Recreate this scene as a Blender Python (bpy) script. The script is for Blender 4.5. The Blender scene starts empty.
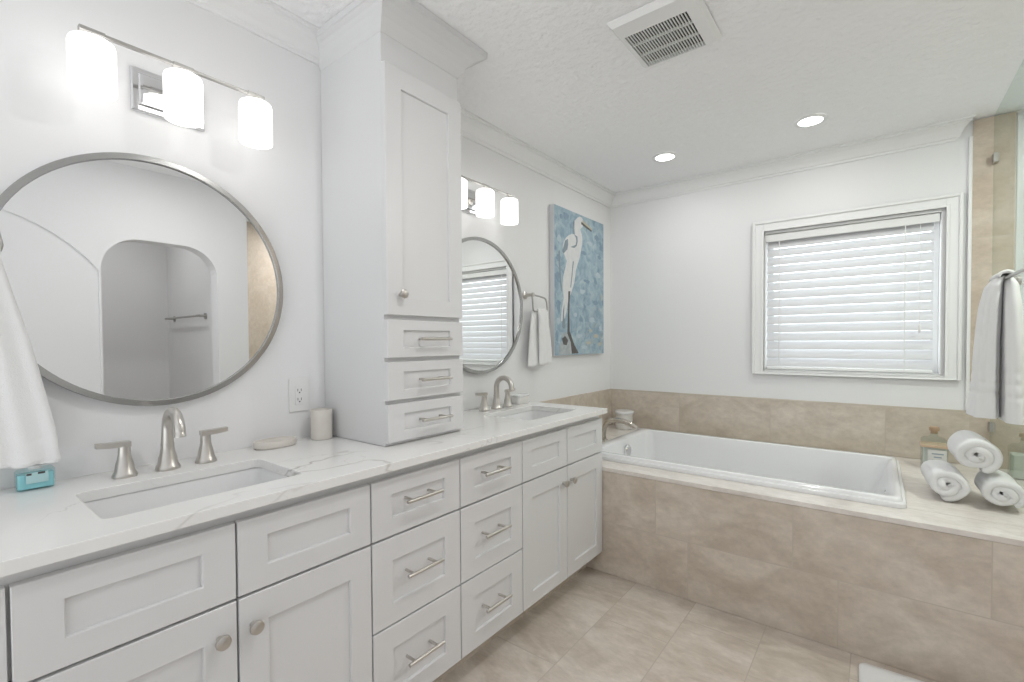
import bpy, bmesh, math, random
from mathutils import Vector, Matrix

SC = bpy.context.scene
COL = SC.collection
PI = math.pi

# ------------------------------------------------------------------ camera
F_PX, SHIFT_PX = 468.77, 10.33
cam_d = bpy.data.cameras.new('camera')
cam = bpy.data.objects.new('camera', cam_d)
COL.objects.link(cam)
_yaw, _pitch, _roll = 0.6632, -0.0201, -0.0061
f0 = Vector((-math.sin(_yaw), math.cos(_yaw), 0)); r0 = Vector((math.cos(_yaw), math.sin(_yaw), 0)); u0 = Vector((0, 0, 1))
fw = f0 * math.cos(_pitch) + u0 * math.sin(_pitch)
up = u0 * math.cos(_pitch) - f0 * math.sin(_pitch)
rr = r0 * math.cos(_roll) + up * math.sin(_roll)
uu = up * math.cos(_roll) - r0 * math.sin(_roll)
cam.matrix_world = Matrix(((rr.x, uu.x, -fw.x, 1.7216), (rr.y, uu.y, -fw.y, 0.0), (rr.z, uu.z, -fw.z, 1.2607), (0, 0, 0, 1)))
cam_d.sensor_width = 36.0
cam_d.lens = F_PX * 36.0 / 1024.0
cam_d.shift_y = SHIFT_PX / 1024.0
cam_d.clip_start = 0.02
SC.camera = cam

# ------------------------------------------------------------------ exposure, world, large lights
SC.view_settings.view_transform = 'Standard'
SC.view_settings.look = 'None'
SC.view_settings.gamma = 1.0
SC.view_settings.use_curve_mapping = False
SC.view_settings.exposure = 0.33

W = bpy.data.worlds.new('daylight_and_fill')
SC.world = W
W.use_nodes = True
wn, wl = W.node_tree.nodes, W.node_tree.links
for n in list(wn): wn.remove(n)
w_out = wn.new('ShaderNodeOutputWorld'); w_bg = wn.new('ShaderNodeBackground')
w_tc = wn.new('ShaderNodeTexCoord'); w_sep = wn.new('ShaderNodeSeparateXYZ')
FILL_UP, FILL_LOW = 0.74, 1.62         # added fill from the open side behind the camera; stronger from below for the ceiling
SKY_UP, SKY_LOW = 2.5, 2.9           # beyond the windows: overcast sky; lower half brightened to throw light up
def w_range(src, lo, hi, a, b):
    n = wn.new('ShaderNodeMapRange')
    n.inputs['From Min'].default_value = lo; n.inputs['From Max'].default_value = hi
    for k, v in (('To Min', a), ('To Max', b)):
        if isinstance(v, (int, float)): n.inputs[k].default_value = v
        else: wl.new(v, n.inputs[k])
    wl.new(src, n.inputs['Value']); return n.outputs[0]
wl.new(w_tc.outputs['Generated'], w_sep.inputs[0])
w_fill = w_range(w_sep.outputs['Z'], -0.06, 0.06, FILL_LOW, FILL_UP)
w_sky = w_range(w_sep.outputs['Z'], -0.06, 0.06, SKY_LOW, SKY_UP)
wl.new(w_range(w_sep.outputs['Y'], -0.15, 0.15, w_fill, w_sky), w_bg.inputs['Strength'])
w_bg.inputs['Color'].default_value = (0.955, 0.98, 1.0, 1)
wl.new(w_bg.outputs[0], w_out.inputs[0])

SHADE_GLOW = 1.3
CAN_POWER = 1.75          # the two cans over the tub
CAN_FLOOR_FILL = 6.0           # added can, out of view, brightening the middle of the room
CAN_SHOWER = 12.0
CAN_ALCOVE_FILL = 3.0  # added can, unseen, lifting the dark alcove

# ------------------------------------------------------------------ materials
def new_mat(name):
    m = bpy.data.materials.new(name); m.use_nodes = True
    nt = m.node_tree
    b = nt.nodes.get('Principled BSDF')
    return m, nt, b

def N(nt, t, **kw):
    n = nt.nodes.new(t)
    for k, v in kw.items(): setattr(n, k, v)
    return n

def plain(name, col, rough=0.5, metal=0.0, bump=None, spec=None, sheen=0.0):
    m, nt, b = new_mat(name)
    b.inputs['Base Color'].default_value = (*col, 1); b.inputs['Roughness'].default_value = rough; b.inputs['Metallic'].default_value = metal
    if spec is not None: b.inputs['Specular IOR Level'].default_value = spec
    if sheen: b.inputs['Sheen Weight'].default_value = sheen
    if bump:
        sc, strength, dist = bump
        tc = N(nt, 'ShaderNodeTexCoord'); nz = N(nt, 'ShaderNodeTexNoise'); bp = N(nt, 'ShaderNodeBump')
        nz.inputs['Scale'].default_value = sc; nz.inputs['Detail'].default_value = 3
        bp.inputs['Strength'].default_value = strength; bp.inputs['Distance'].default_value = dist
        nt.links.new(tc.outputs['Object'], nz.inputs['Vector']); nt.links.new(nz.outputs[0], bp.inputs['Height']); nt.links.new(bp.outputs[0], b.inputs['Normal'])
    return m

def emit(name, col, strength):
    m, nt, b = new_mat(name)
    b.inputs['Base Color'].default_value = (0.9, 0.9, 0.88, 1); b.inputs['Roughness'].default_value = 0.3
    b.inputs['Emission Color'].default_value = (*col, 1); b.inputs['Emission Strength'].default_value = strength
    return m

def clear_glass(name, tint, refl=0.06, rough=0.02):
    m, nt, b = new_mat(name)
    nt.nodes.remove(b)
    out = nt.nodes['Material Output']
    tr = N(nt, 'ShaderNodeBsdfTransparent'); gl = N(nt, 'ShaderNodeBsdfGlossy'); fr = N(nt, 'ShaderNodeFresnel'); mx = N(nt, 'ShaderNodeMixShader')
    tr.inputs[0].default_value = (*tint, 1); gl.inputs['Roughness'].default_value = rough; fr.inputs['IOR'].default_value = 1.22
    geo = N(nt, 'ShaderNodeNewGeometry'); fm = N(nt, 'ShaderNodeMath', operation='SUBTRACT', use_clamp=True)     # only the outer skin reflects
    nt.links.new(fr.outputs[0], fm.inputs[0]); nt.links.new(geo.outputs['Backfacing'], fm.inputs[1])
    nt.links.new(fm.outputs[0], mx.inputs[0]); nt.links.new(tr.outputs[0], mx.inputs[1]); nt.links.new(gl.outputs[0], mx.inputs[2]); nt.links.new(mx.outputs[0], out.inputs[0])
    return m

def tile_mat(name, ua, va, uo, vo, bw, bh, off, base, alt, grout, rough=0.35, seed=0.0, mortar=0.0022):
    """large stone-look tiles laid in the plane of two object axes"""
    m, nt, b = new_mat(name)
    L = nt.links
    tc = N(nt, 'ShaderNodeTexCoord'); sp = N(nt, 'ShaderNodeSeparateXYZ'); cb = N(nt, 'ShaderNodeCombineXYZ')
    L.new(tc.outputs['Object'], sp.inputs[0])
    for i, (ax, o) in enumerate(((ua, uo), (va, vo))):
        s = N(nt, 'ShaderNodeMath', operation='SUBTRACT'); s.inputs[1].default_value = o
        L.new(sp.outputs[ax], s.inputs[0]); L.new(s.outputs[0], cb.inputs[i])
    br = N(nt, 'ShaderNodeTexBrick')
    br.offset = off; br.offset_frequency = 2; br.squash = 1.0
    br.inputs['Scale'].default_value = 1.0; br.inputs['Brick Width'].default_value = bw; br.inputs['Row Height'].default_value = bh
    br.inputs['Mortar Size'].default_value = mortar; br.inputs['Mortar Smooth'].default_value = 0.3; br.inputs['Bias'].default_value = 0.0
    br.inputs['Color1'].default_value = (0, 0, 0, 1); br.inputs['Color2'].default_value = (1, 1, 1, 1); br.inputs['Mortar'].default_value = (0.5, 0.5, 0.5, 1)
    L.new(cb.outputs[0], br.inputs['Vector'])
    # clouds and streaks, each tile with its own piece of stone
    sc = N(nt, 'ShaderNodeVectorMath', operation='SCALE'); sc.inputs['Scale'].default_value = 7.0
    L.new(br.outputs['Color'], sc.inputs[0])
    ad = N(nt, 'ShaderNodeVectorMath', operation='ADD'); L.new(tc.outputs['Object'], ad.inputs[0]); L.new(sc.outputs[0], ad.inputs[1])
    mp = N(nt, 'ShaderNodeMapping'); mp.inputs['Location'].default_value = (seed, seed * 0.7, seed * 1.3); mp.inputs['Rotation'].default_value = (0.3, 0.5, 0.6); mp.inputs['Scale'].default_value = (1.0, 2.2, 1.6)
    L.new(ad.outputs[0], mp.inputs[0])
    n1 = N(nt, 'ShaderNodeTexNoise'); n1.inputs['Scale'].default_value = 3.4; n1.inputs['Detail'].default_value = 8; n1.inputs['Roughness'].default_value = 0.6; n1.inputs['Distortion'].default_value = 0.8
    n2 = N(nt, 'ShaderNodeTexNoise'); n2.inputs['Scale'].default_value = 22; n2.inputs['Detail'].default_value = 5; n2.inputs['Roughness'].default_value = 0.7
    L.new(mp.outputs[0], n1.inputs['Vector']); L.new(mp.outputs[0], n2.inputs['Vector'])
    r1 = N(nt, 'ShaderNodeMapRange'); r1.inputs['From Min'].default_value = 0.36; r1.inputs['From Max'].default_value = 0.64
    L.new(n1.outputs[0], r1.inputs['Value'])
    mx = N(nt, 'ShaderNodeMix', data_type='RGBA'); mx.inputs[6].default_value = (*base, 1); mx.inputs[7].default_value = (*alt, 1)
    L.new(r1.outputs[0], mx.inputs[0])
    hs = N(nt, 'ShaderNodeHueSaturation')
    r2 = N(nt, 'ShaderNodeMapRange'); r2.inputs['From Min'].default_value = 0.3; r2.inputs['From Max'].default_value = 0.7; r2.inputs['To Min'].default_value = 0.89; r2.inputs['To Max'].default_value = 1.09
    L.new(n2.outputs[0], r2.inputs['Value']); L.new(r2.outputs[0], hs.inputs['Value']); L.new(mx.outputs[2], hs.inputs['Color'])
    mg = N(nt, 'ShaderNodeMix', data_type='RGBA'); mg.inputs[7].default_value = (*grout, 1)
    L.new(br.outputs['Fac'], mg.inputs[0]); L.new(hs.outputs[0], mg.inputs[6]); L.new(mg.outputs[2], b.inputs['Base Color'])
    bp = N(nt, 'ShaderNodeBump'); bp.inputs['Strength'].default_value = 0.25; bp.inputs['Distance'].default_value = 0.001; bp.invert = True
    L.new(br.outputs['Fac'], bp.inputs['Height']); L.new(bp.outputs[0], b.inputs['Normal'])
    b.inputs['Roughness'].default_value = rough
    return m

def quartz_mat():
    m, nt, b = new_mat('white_quartz'); L = nt.links
    tc = N(nt, 'ShaderNodeTexCoord')
    mp = N(nt, 'ShaderNodeMapping'); mp.inputs['Rotation'].default_value = (0, 0, 0.5); mp.inputs['Scale'].default_value = (1.0, 0.75, 1.0); mp.inputs['Location'].default_value = (2.35, 1.1, 0.3)
    L.new(tc.outputs['Object'], mp.inputs[0])
    veins = []
    for scale, width, det in ((1.0, 0.0045, 5), (2.2, 0.004, 6)):
        n = N(nt, 'ShaderNodeTexNoise'); n.inputs['Scale'].default_value = scale; n.inputs['Detail'].default_value = det; n.inputs['Roughness'].default_value = 0.5; n.inputs['Distortion'].default_value = 0.6
        L.new(mp.outputs[0], n.inputs['Vector'])
        s = N(nt, 'ShaderNodeMath', operation='SUBTRACT'); s.inputs[1].default_value = 0.5; L.new(n.outputs[0], s.inputs[0])
        a = N(nt, 'ShaderNodeMath', operation='ABSOLUTE'); L.new(s.outputs[0], a.inputs[0])
        r = N(nt, 'ShaderNodeMapRange'); r.inputs['From Min'].default_value = 0.0; r.inputs['From Max'].default_value = width; r.inputs['To Min'].default_value = 1; r.inputs['To Max'].default_value = 0
        L.new(a.outputs[0], r.inputs['Value']); veins.append(r)
    mk = N(nt, 'ShaderNodeTexNoise'); mk.inputs['Scale'].default_value = 3.5; mk.inputs['Detail'].default_value = 2; L.new(tc.outputs['Object'], mk.inputs['Vector'])
    mr = N(nt, 'ShaderNodeMapRange'); mr.inputs['From Min'].default_value = 0.42; mr.inputs['From Max'].default_value = 0.66; L.new(mk.outputs[0], mr.inputs['Value'])
    mxv = N(nt, 'ShaderNodeMath', operation='MAXIMUM'); L.new(veins[0].outputs[0], mxv.inputs[0])
    h = N(nt, 'ShaderNodeMath', operation='MULTIPLY'); h.inputs[1].default_value = 0.45; L.new(veins[1].outputs[0], h.inputs[0]); L.new(h.outputs[0], mxv.inputs[1])
    mu = N(nt, 'ShaderNodeMath', operation='MULTIPLY'); L.new(mxv.outputs[0], mu.inputs[0]); L.new(mr.outputs[0], mu.inputs[1])
    mx = N(nt, 'ShaderNodeMix', data_type='RGBA'); mx.inputs[6].default_value = (0.84, 0.835, 0.82, 1); mx.inputs[7].default_value = (0.50, 0.48, 0.45, 1)
    L.new(mu.outputs[0], mx.inputs[0]); L.new(mx.outputs[2], b.inputs['Base Color'])
    b.inputs['Roughness'].default_value = 0.16
    return m

def brushed(name, col, rough, vec=(1, 1, 60)):
    m, nt, b = new_mat(name); L = nt.links
    b.inputs['Base Color'].default_value = (*col, 1); b.inputs['Metallic'].default_value = 1.0
    tc = N(nt, 'ShaderNodeTexCoord'); mp = N(nt, 'ShaderNodeMapping'); mp.inputs['Scale'].default_value = vec
    nz = N(nt, 'ShaderNodeTexNoise'); nz.inputs['Scale'].default_value = 12; nz.inputs['Detail'].default_value = 3
    r = N(nt, 'ShaderNodeMapRange'); r.inputs['To Min'].default_value = rough * 0.75; r.inputs['To Max'].default_value = rough * 1.3
    L.new(tc.outputs['Object'], mp.inputs[0]); L.new(mp.outputs[0], nz.inputs['Vector']); L.new(nz.outputs[0], r.inputs['Value']); L.new(r.outputs[0], b.inputs['Roughness'])
    return m

def terry(name, col):
    m, nt, b = new_mat(name); L = nt.links
    b.inputs['Roughness'].default_value = 0.95; b.inputs['Sheen Weight'].default_value = 0.25; b.inputs['Specular IOR Level'].default_value = 0.1
    b.inputs['Base Color'].default_value = (*col, 1)
    tc = N(nt, 'ShaderNodeTexCoord')
    n1 = N(nt, 'ShaderNodeTexNoise'); n1.inputs['Scale'].default_value = 420; n1.inputs['Detail'].default_value = 2
    n2 = N(nt, 'ShaderNodeTexNoise'); n2.inputs['Scale'].default_value = 30; n2.inputs['Detail'].default_value = 3
    ad = N(nt, 'ShaderNodeMath', operation='ADD')
    L.new(tc.outputs['Object'], n1.inputs['Vector']); L.new(tc.outputs['Object'], n2.inputs['Vector']); L.new(n1.outputs[0], ad.inputs[0]); L.new(n2.outputs[0], ad.inputs[1])
    bp = N(nt, 'ShaderNodeBump'); bp.inputs['Strength'].default_value = 0.45; bp.inputs['Distance'].default_value = 0.003
    L.new(ad.outputs[0], bp.inputs['Height']); L.new(bp.outputs[0], b.inputs['Normal'])
    return m

def stone(name, c1, c2, scale=30, rough=0.4):
    m, nt, b = new_mat(name); L = nt.links
    tc = N(nt, 'ShaderNodeTexCoord'); n1 = N(nt, 'ShaderNodeTexNoise'); n1.inputs['Scale'].default_value = scale; n1.inputs['Detail'].default_value = 5
    mx = N(nt, 'ShaderNodeMix', data_type='RGBA'); mx.inputs[6].default_value = (*c1, 1); mx.inputs[7].default_value = (*c2, 1)
    L.new(tc.outputs['Object'], n1.inputs['Vector']); L.new(n1.outputs[0], mx.inputs[0]); L.new(mx.outputs[2], b.inputs['Base Color'])
    b.inputs['Roughness'].default_value = rough
    return m

def painted_sky():
    m, nt, b = new_mat('painted_canvas_blue'); L = nt.links
    tc = N(nt, 'ShaderNodeTexCoord'); sp = N(nt, 'ShaderNodeSeparateXYZ'); L.new(tc.outputs['Object'], sp.inputs[0])
    n1 = N(nt, 'ShaderNodeTexNoise'); n1.inputs['Scale'].default_value = 13; n1.inputs['Detail'].default_value = 8; n1.inputs['Roughness'].default_value = 0.65; n1.inputs['Distortion'].default_value = 0.9
    n2 = N(nt, 'ShaderNodeTexNoise'); n2.inputs['Scale'].default_value = 19; n2.inputs['Detail'].default_value = 5; n2.inputs['Roughness'].default_value = 0.7
    L.new(tc.outputs['Object'], n1.inputs['Vector']); L.new(tc.outputs['Object'], n2.inputs['Vector'])
    cr = N(nt, 'ShaderNodeValToRGB'); e = cr.color_ramp.elements
    e[0].position = 0.30; e[0].color = (0.20, 0.30, 0.39, 1); e[1].position = 0.72; e[1].color = (0.56, 0.64, 0.66, 1)
    x = e.new(0.43); x.color = (0.29, 0.40, 0.48, 1); x = e.new(0.53); x.color = (0.355, 0.475, 0.54, 1); x = e.new(0.62); x.color = (0.43, 0.54, 0.575, 1)
    L.new(n1.outputs[0], cr.inputs[0])
    cr2 = N(nt, 'ShaderNodeValToRGB'); f = cr2.color_ramp.elements
    f[0].position = 0.55; f[0].color = (0, 0, 0, 1); f[1].position = 0.68; f[1].color = (1, 1, 1, 1)
    L.new(n2.outputs[0], cr2.inputs[0])
    # ochre and green scumble gathers low on the canvas, towards the far side
    lowz = N(nt, 'ShaderNodeMapRange'); lowz.inputs['From Min'].default_value = 0.55; lowz.inputs['From Max'].default_value = 0.05; L.new(sp.outputs['Z'], lowz.inputs['Value'])
    fary = N(nt, 'ShaderNodeMapRange'); fary.inputs['From Min'].default_value = 0.15; fary.inputs['From Max'].default_value = 0.6; L.new(sp.outputs['Y'], fary.inputs['Value'])
    mm = N(nt, 'ShaderNodeMath', operation='MULTIPLY'); L.new(lowz.outputs[0], mm.inputs[0]); L.new(fary.outputs[0], mm.inputs[1])
    m2 = N(nt, 'ShaderNodeMath', operation='MULTIPLY'); L.new(mm.outputs[0], m2.inputs[0]); L.new(cr2.outputs[0], m2.inputs[1])
    mx = N(nt, 'ShaderNodeMix', data_type='RGBA'); mx.inputs[7].default_value = (0.50, 0.43, 0.30, 1); L.new(m2.outputs[0], mx.inputs[0]); L.new(cr.outputs[0], mx.inputs[6])
    # pale and deep dabs
    n3 = N(nt, 'ShaderNodeTexNoise'); n3.inputs['Scale'].default_value = 11; n3.inputs['Detail'].default_value = 4; mp = N(nt, 'ShaderNodeMapping'); mp.inputs['Location'].default_value = (3, 5, 1)
    L.new(tc.outputs['Object'], mp.inputs[0]); L.new(mp.outputs[0], n3.inputs['Vector'])
    r3 = N(nt, 'ShaderNodeMapRange'); r3.inputs['From Min'].default_value = 0.60; r3.inputs['From Max'].default_value = 0.68; r3.inputs['To Max'].default_value = 0.55; L.new(n3.outputs[0], r3.inputs['Value'])
    m3 = N(nt, 'ShaderNodeMix', data_type='RGBA'); m3.inputs[7].default_value = (0.13, 0.22, 0.32, 1); L.new(r3.outputs[0], m3.inputs[0]); L.new(mx.outputs[2], m3.inputs[6])
    L.new(m3.outputs[2], b.inputs['Base Color']); b.inputs['Roughness'].default_value = 0.6
    return m

def slat_mat():
    m, nt, b = new_mat('blind_slat_white'); nt.nodes.remove(b); L = nt.links
    out = nt.nodes['Material Output']
    d = N(nt, 'ShaderNodeBsdfDiffuse'); t = N(nt, 'ShaderNodeBsdfTranslucent'); x = N(nt, 'ShaderNodeMixShader')
    d.inputs[0].default_value = (0.77, 0.77, 0.78, 1); t.inputs[0].default_value = (0.80, 0.81, 0.84, 1); x.inputs[0].default_value = 0.10
    L.new(d.outputs[0], x.inputs[1]); L.new(t.outputs[0], x.inputs[2]); L.new(x.outputs[0], out.inputs[0])
    return m

MT = {}
MT['wall'] = plain('white_wall_paint', (0.845, 0.845, 0.847), 0.6, bump=(140, 0.06, 0.002))
MT['ceiling'] = plain('white_knockdown_ceiling', (0.945, 0.945, 0.95), 0.8, bump=(34, 0.85, 0.013))
MT['trim'] = plain('white_trim_paint', (0.86, 0.86, 0.858), 0.35)
MT['cab'] = plain('white_cabinet_paint', (0.715, 0.715, 0.718), 0.32)
MT['nickel'] = plain('brushed_nickel', (0.60, 0.575, 0.54), 0.30, 1.0)
MT['nickel_gloss'] = plain('polished_nickel', (0.60, 0.56, 0.50), 0.16, 1.0)
MT['nickel_dark'] = brushed('dark_satin_nickel', (0.47, 0.46, 0.44), 0.30)
MT['steel'] = brushed('brushed_steel_frame', (0.43, 0.43, 0.42), 0.20)
MT['chrome'] = plain('chrome', (0.75, 0.75, 0.76), 0.08, 1.0)
MT['mirror'] = plain('silvered_glass', (0.86, 0.87, 0.87), 0.0, 1.0)
MT['quartz'] = quartz_mat()
MT['porcelain'] = plain('white_porcelain', (0.82, 0.82, 0.82), 0.10)
MT['acrylic'] = plain('white_tub_acrylic', (0.84, 0.84, 0.845), 0.12)
MT['shade'] = emit('glowing_opal_glass', (1.0, 0.985, 0.965), SHADE_GLOW)
MT['lens'] = emit('glowing_lamp_lens', (1.0, 0.985, 0.96), 6.0)
TB, TA, TG = (0.53, 0.455, 0.37), (0.67, 0.60, 0.515), (0.55, 0.485, 0.41)
MT['tile_apron'] = tile_mat('beige_stone_tile_apron', 0, 2, 0.24 - 1.1, 0.0, 0.6, 0.283, 0.733, TB, TA, TG, seed=2.0)
MT['tile_back'] = tile_mat('beige_stone_tile_band', 0, 2, 0.558, 0.30, 0.6, 0.283, 0.0, TB, TA, TG, seed=5.0)
MT['tile_side'] = tile_mat('beige_stone_tile_side', 1, 2, 0.10, 0.30, 0.6, 0.283, 0.0, TB, TA, TG, seed=8.0)
MT['tile_shower'] = tile_mat('beige_stone_tile_shower', 0, 2, 2.10, 0.58, 0.305, 0.61, 0.5, (0.54, 0.445, 0.355), (0.62, 0.535, 0.45), TG, seed=11.0)
MT['tile_shower_side'] = tile_mat('beige_stone_tile_shower_side', 1, 2, 0.2, 0.0, 0.305, 0.61, 0.5, (0.54, 0.445, 0.355), (0.62, 0.535, 0.45), TG, seed=14.0)
MT['tile_deck'] = tile_mat('pale_stone_tile_deck', 0, 1, -1.9, -1.5, 6.0, 4.0, 0.0, (0.72, 0.665, 0.61), (0.80, 0.76, 0.715), (0.5, 0.45, 0.4), rough=0.25, seed=17.0)
MT['tile_floor'] = tile_mat('beige_stone_tile_floor', 1, 0, 0.30, 0.130, 0.61, 0.303, 0.35, (0.52, 0.45, 0.38), (0.67, 0.605, 0.54), (0.49, 0.43, 0.37), rough=0.3, seed=21.0)
MT['shower_glass'] = clear_glass('green_tinted_glass', (0.895, 0.945, 0.915))
MT['pane'] = clear_glass('window_glass', (0.95, 0.97, 0.97))
MT['slat'] = slat_mat()
MT['towel'] = terry('white_terry_cloth', (0.82, 0.82, 0.815))
MT['towel_band'] = plain('white_woven_band', (0.78, 0.78, 0.775), 0.9, bump=(500, 0.3, 0.001))
MT['plastic'] = plain('white_plastic', (0.84, 0.84, 0.83), 0.35)
MT['black'] = plain('black_void', (0.012, 0.012, 0.013), 0.6)
MT['slot'] = plain('dark_slot', (0.05, 0.05, 0.05), 0.5)
MT['travertine'] = stone('beige_travertine', (0.66, 0.62, 0.56), (0.76, 0.73, 0.68), 24)
MT['cork'] = stone('natural_cork', (0.36, 0.24, 0.15), (0.50, 0.36, 0.24), 60, 0.8)
MT['wood'] = stone('pale_wood', (0.55, 0.40, 0.27), (0.66, 0.50, 0.36), 18, 0.5)
MT['label'] = plain('paper_label', (0.70, 0.70, 0.68), 0.7)
MT['label_ink'] = plain('blue_grey_ink', (0.30, 0.36, 0.42), 0.7)
MT['bottle_glass'] = clear_glass('grey_green_bottle_glass', (0.90, 0.935, 0.92))
MT['oil'] = plain('pale_bath_oil', (0.62, 0.63, 0.59), 0.15)
MT['bath_salt'] = stone('white_bath_salt', (0.62, 0.66, 0.60), (0.74, 0.76, 0.72), 90, 0.8)
MT['aqua'] = plain('aqua_liquid_soap', (0.36, 0.66, 0.70), 0.08)
MT['aqua_glass'] = clear_glass('aqua_clear_plastic', (0.86, 0.96, 0.97))
MT['aqua_label'] = plain('pale_aqua_label', (0.45, 0.66, 0.68), 0.4)
MT['wax'] = plain('white_ceramic', (0.78, 0.77, 0.74), 0.3)
MT['canvas'] = painted_sky()
MT['canvas_edge'] = plain('pale_canvas_edge', (0.68, 0.70, 0.72), 0.7)
MT['p_blue'] = stone('deep_blue_brushwork', (0.17, 0.25, 0.35), (0.30, 0.41, 0.50), 40, 0.6)
MT['p_pale'] = stone('pale_blue_brushwork', (0.38, 0.49, 0.55), (0.57, 0.64, 0.67), 40, 0.6)
MT['p_white'] = stone('white_brushwork', (0.60, 0.62, 0.63), (0.80, 0.80, 0.79), 26, 0.6)
MT['p_grey'] = stone('slate_brushwork', (0.16, 0.21, 0.24), (0.34, 0.41, 0.45), 30, 0.6)
MT['p_dark'] = stone('umber_brushwork', (0.06, 0.06, 0.06), (0.16, 0.15, 0.14), 30, 0.6)
MT['p_ochre'] = stone('ochre_brushwork', (0.50, 0.42, 0.28), (0.52, 0.56, 0.52), 40, 0.6)
MT['p_rock'] = stone('grey_rock_brushwork', (0.22, 0.28, 0.31), (0.62, 0.64, 0.63), 34, 0.6)
MT['mat'] = terry('white_tufted_cotton', (0.80, 0.80, 0.80))
MT['frost'] = None
m, nt, b = new_mat('frosted_glass')
nt.nodes.remove(b)
_t = N(nt, 'ShaderNodeBsdfTranslucent'); _t.inputs[0].default_value = (0.60, 0.63, 0.65, 1)
_g = N(nt, 'ShaderNodeBsdfGlossy'); _g.inputs['Roughness'].default_value = 0.25; _x = N(nt, 'ShaderNodeMixShader'); _x.inputs[0].default_value = 0.06
nt.links.new(_t.outputs[0], _x.inputs[1]); nt.links.new(_g.outputs[0], _x.inputs[2]); nt.links.new(_x.outputs[0], nt.nodes['Material Output'].inputs[0])
MT['frost'] = m

# ------------------------------------------------------------------ mesh helpers
class MB:
    """collects geometry in world coordinates, then links it as ONE mesh object"""
    def __init__(s): s.bm = bmesh.new(); s.mi = 0
    def _tag(s, faces):
        for f in faces: f.material_index = s.mi
    def slot(s, i): s.mi = i; return s
    def poly(s, verts, faces):
        vs = [s.bm.verts.new(v) for v in verts]; out = []
        for f in faces:
            try: out.append(s.bm.faces.new([vs[i] for i in f]))
            except ValueError: pass
        s._tag(out); return s
    def box(s, a, b, bev=0.0, seg=2):
        x0, y0, z0 = a; x1, y1, z1 = b
        x0, x1 = sorted((x0, x1)); y0, y1 = sorted((y0, y1)); z0, z1 = sorted((z0, z1))
        vs = [s.bm.verts.new(p) for p in ((x0,y0,z0),(x1,y0,z0),(x1,y1,z0),(x0,y1,z0),(x0,y0,z1),(x1,y0,z1),(x1,y1,z1),(x0,y1,z1))]
        fs = [s.bm.faces.new([vs[i] for i in q]) for q in ((0,3,2,1),(4,5,6,7),(0,1,5,4),(1,2,6,5),(2,3,7,6),(3,0,4,7))]
        s._tag(fs)
        if bev > 0:
            es = set()
            for f in fs: es.update(f.edges)
            r = bmesh.ops.bevel(s.bm, geom=list(es), offset=bev, segments=seg, profile=0.5, affect='EDGES')
            s._tag(r['faces'])
        return s
    def loft(s, rings, closed=True, cap0=True, cap1=True):
        R = [[s.bm.verts.new(p) for p in r] for r in rings]; n = len(R[0]); fs = []
        for a, b in zip(R, R[1:]):
            for i in range(n if closed else n - 1):
                j = (i + 1) % n
                fs.append(s.bm.faces.new((a[i], a[j], b[j], b[i])))
        if cap0 and closed: fs.append(s.bm.faces.new(list(reversed(R[0]))))
        if cap1 and closed: fs.append(s.bm.faces.new(R[-1]))
        s._tag(fs); return s
    def lathe(s, prof, c, axis=2, n=32, cap=True):
        """prof: (radius, height along axis)"""
        rings = []
        for r, h in prof:
            ring = []
            for k in range(n):
                a = 2 * PI * k / n; u, v = r * math.cos(a), r * math.sin(a)
                p = [0, 0, 0]; p[axis] = h; p[(axis + 1) % 3] = u; p[(axis + 2) % 3] = v
                ring.append((c[0] + p[0], c[1] + p[1], c[2] + p[2]))
            rings.append(ring)
        return s.loft(rings, True, cap, cap)
    def tube(s, path, rad, n=12, flat=None, closed=False):
        P = [Vector(p) for p in path]; m = len(P)
        rs = rad if isinstance(rad, (list, tuple)) else [rad] * m
        rings = []; prev = None
        for i in range(m):
            if closed: t = (P[(i + 1) % m] - P[(i - 1) % m])
            else: t = P[min(i + 1, m - 1)] - P[max(i - 1, 0)]
            t.normalize()
            if prev is None:
                ref = Vector((0, 0, 1)) if abs(t.z) < 0.9 else Vector((0, 1, 0))
                a = t.cross(ref).normalized()
            else:
                a = (prev - t * prev.dot(t)).normalized()
            prev = a; b = t.cross(a)
            k = flat if flat else 1.0
            rings.append([P[i] + a * math.cos(2*PI*j/n) * rs[i] + b * math.sin(2*PI*j/n) * rs[i] * k for j in range(n)])
        if closed:
            rings.append(rings[0]); return s.loft(rings, True, False, False)
        return s.loft(rings)
    def prism(s, pts, ax, a, b):
        """closed 2-D outline in the two axes after ax, pulled from a to b along ax"""
        def P(p, h):
            q = [0, 0, 0]; q[ax] = h; q[(ax + 1) % 3] = p[0]; q[(ax + 2) % 3] = p[1]; return q
        return s.loft([[P(p, a) for p in pts], [P(p, b) for p in pts]])
    def build(s, name, mat, parent=None, origin=None, smooth=False, bev=0, sub=0):
        bm = s.bm
        bmesh.ops.remove_doubles(bm, verts=bm.verts, dist=1e-6)
        bmesh.ops.recalc_face_normals(bm, faces=bm.faces)
        me = bpy.data.meshes.new(name)
        o = Vector(parent_origin(parent) if parent is not None else (origin or (0, 0, 0)))
        bmesh.ops.translate(bm, verts=bm.verts, vec=-o)
        bm.to_mesh(me); bm.free()
        for mm in (mat if isinstance(mat, (list, tuple)) else [mat]): me.materials.append(mm)
        ob = bpy.data.objects.new(name, me); COL.objects.link(ob)
        if parent is not None: ob.parent = parent
        else: ob.location = o
        ob['_o'] = [0.0, 0.0, 0.0]
        if smooth:
            for p in me.polygons: p.use_smooth = True
            md = ob.modifiers.new('edges', 'EDGE_SPLIT'); md.split_angle = math.radians(38)
        if sub:
            for p in me.polygons: p.use_smooth = True
            md = ob.modifiers.new('soft', 'SUBSURF'); md.levels = sub; md.render_levels = sub
        return ob

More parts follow.
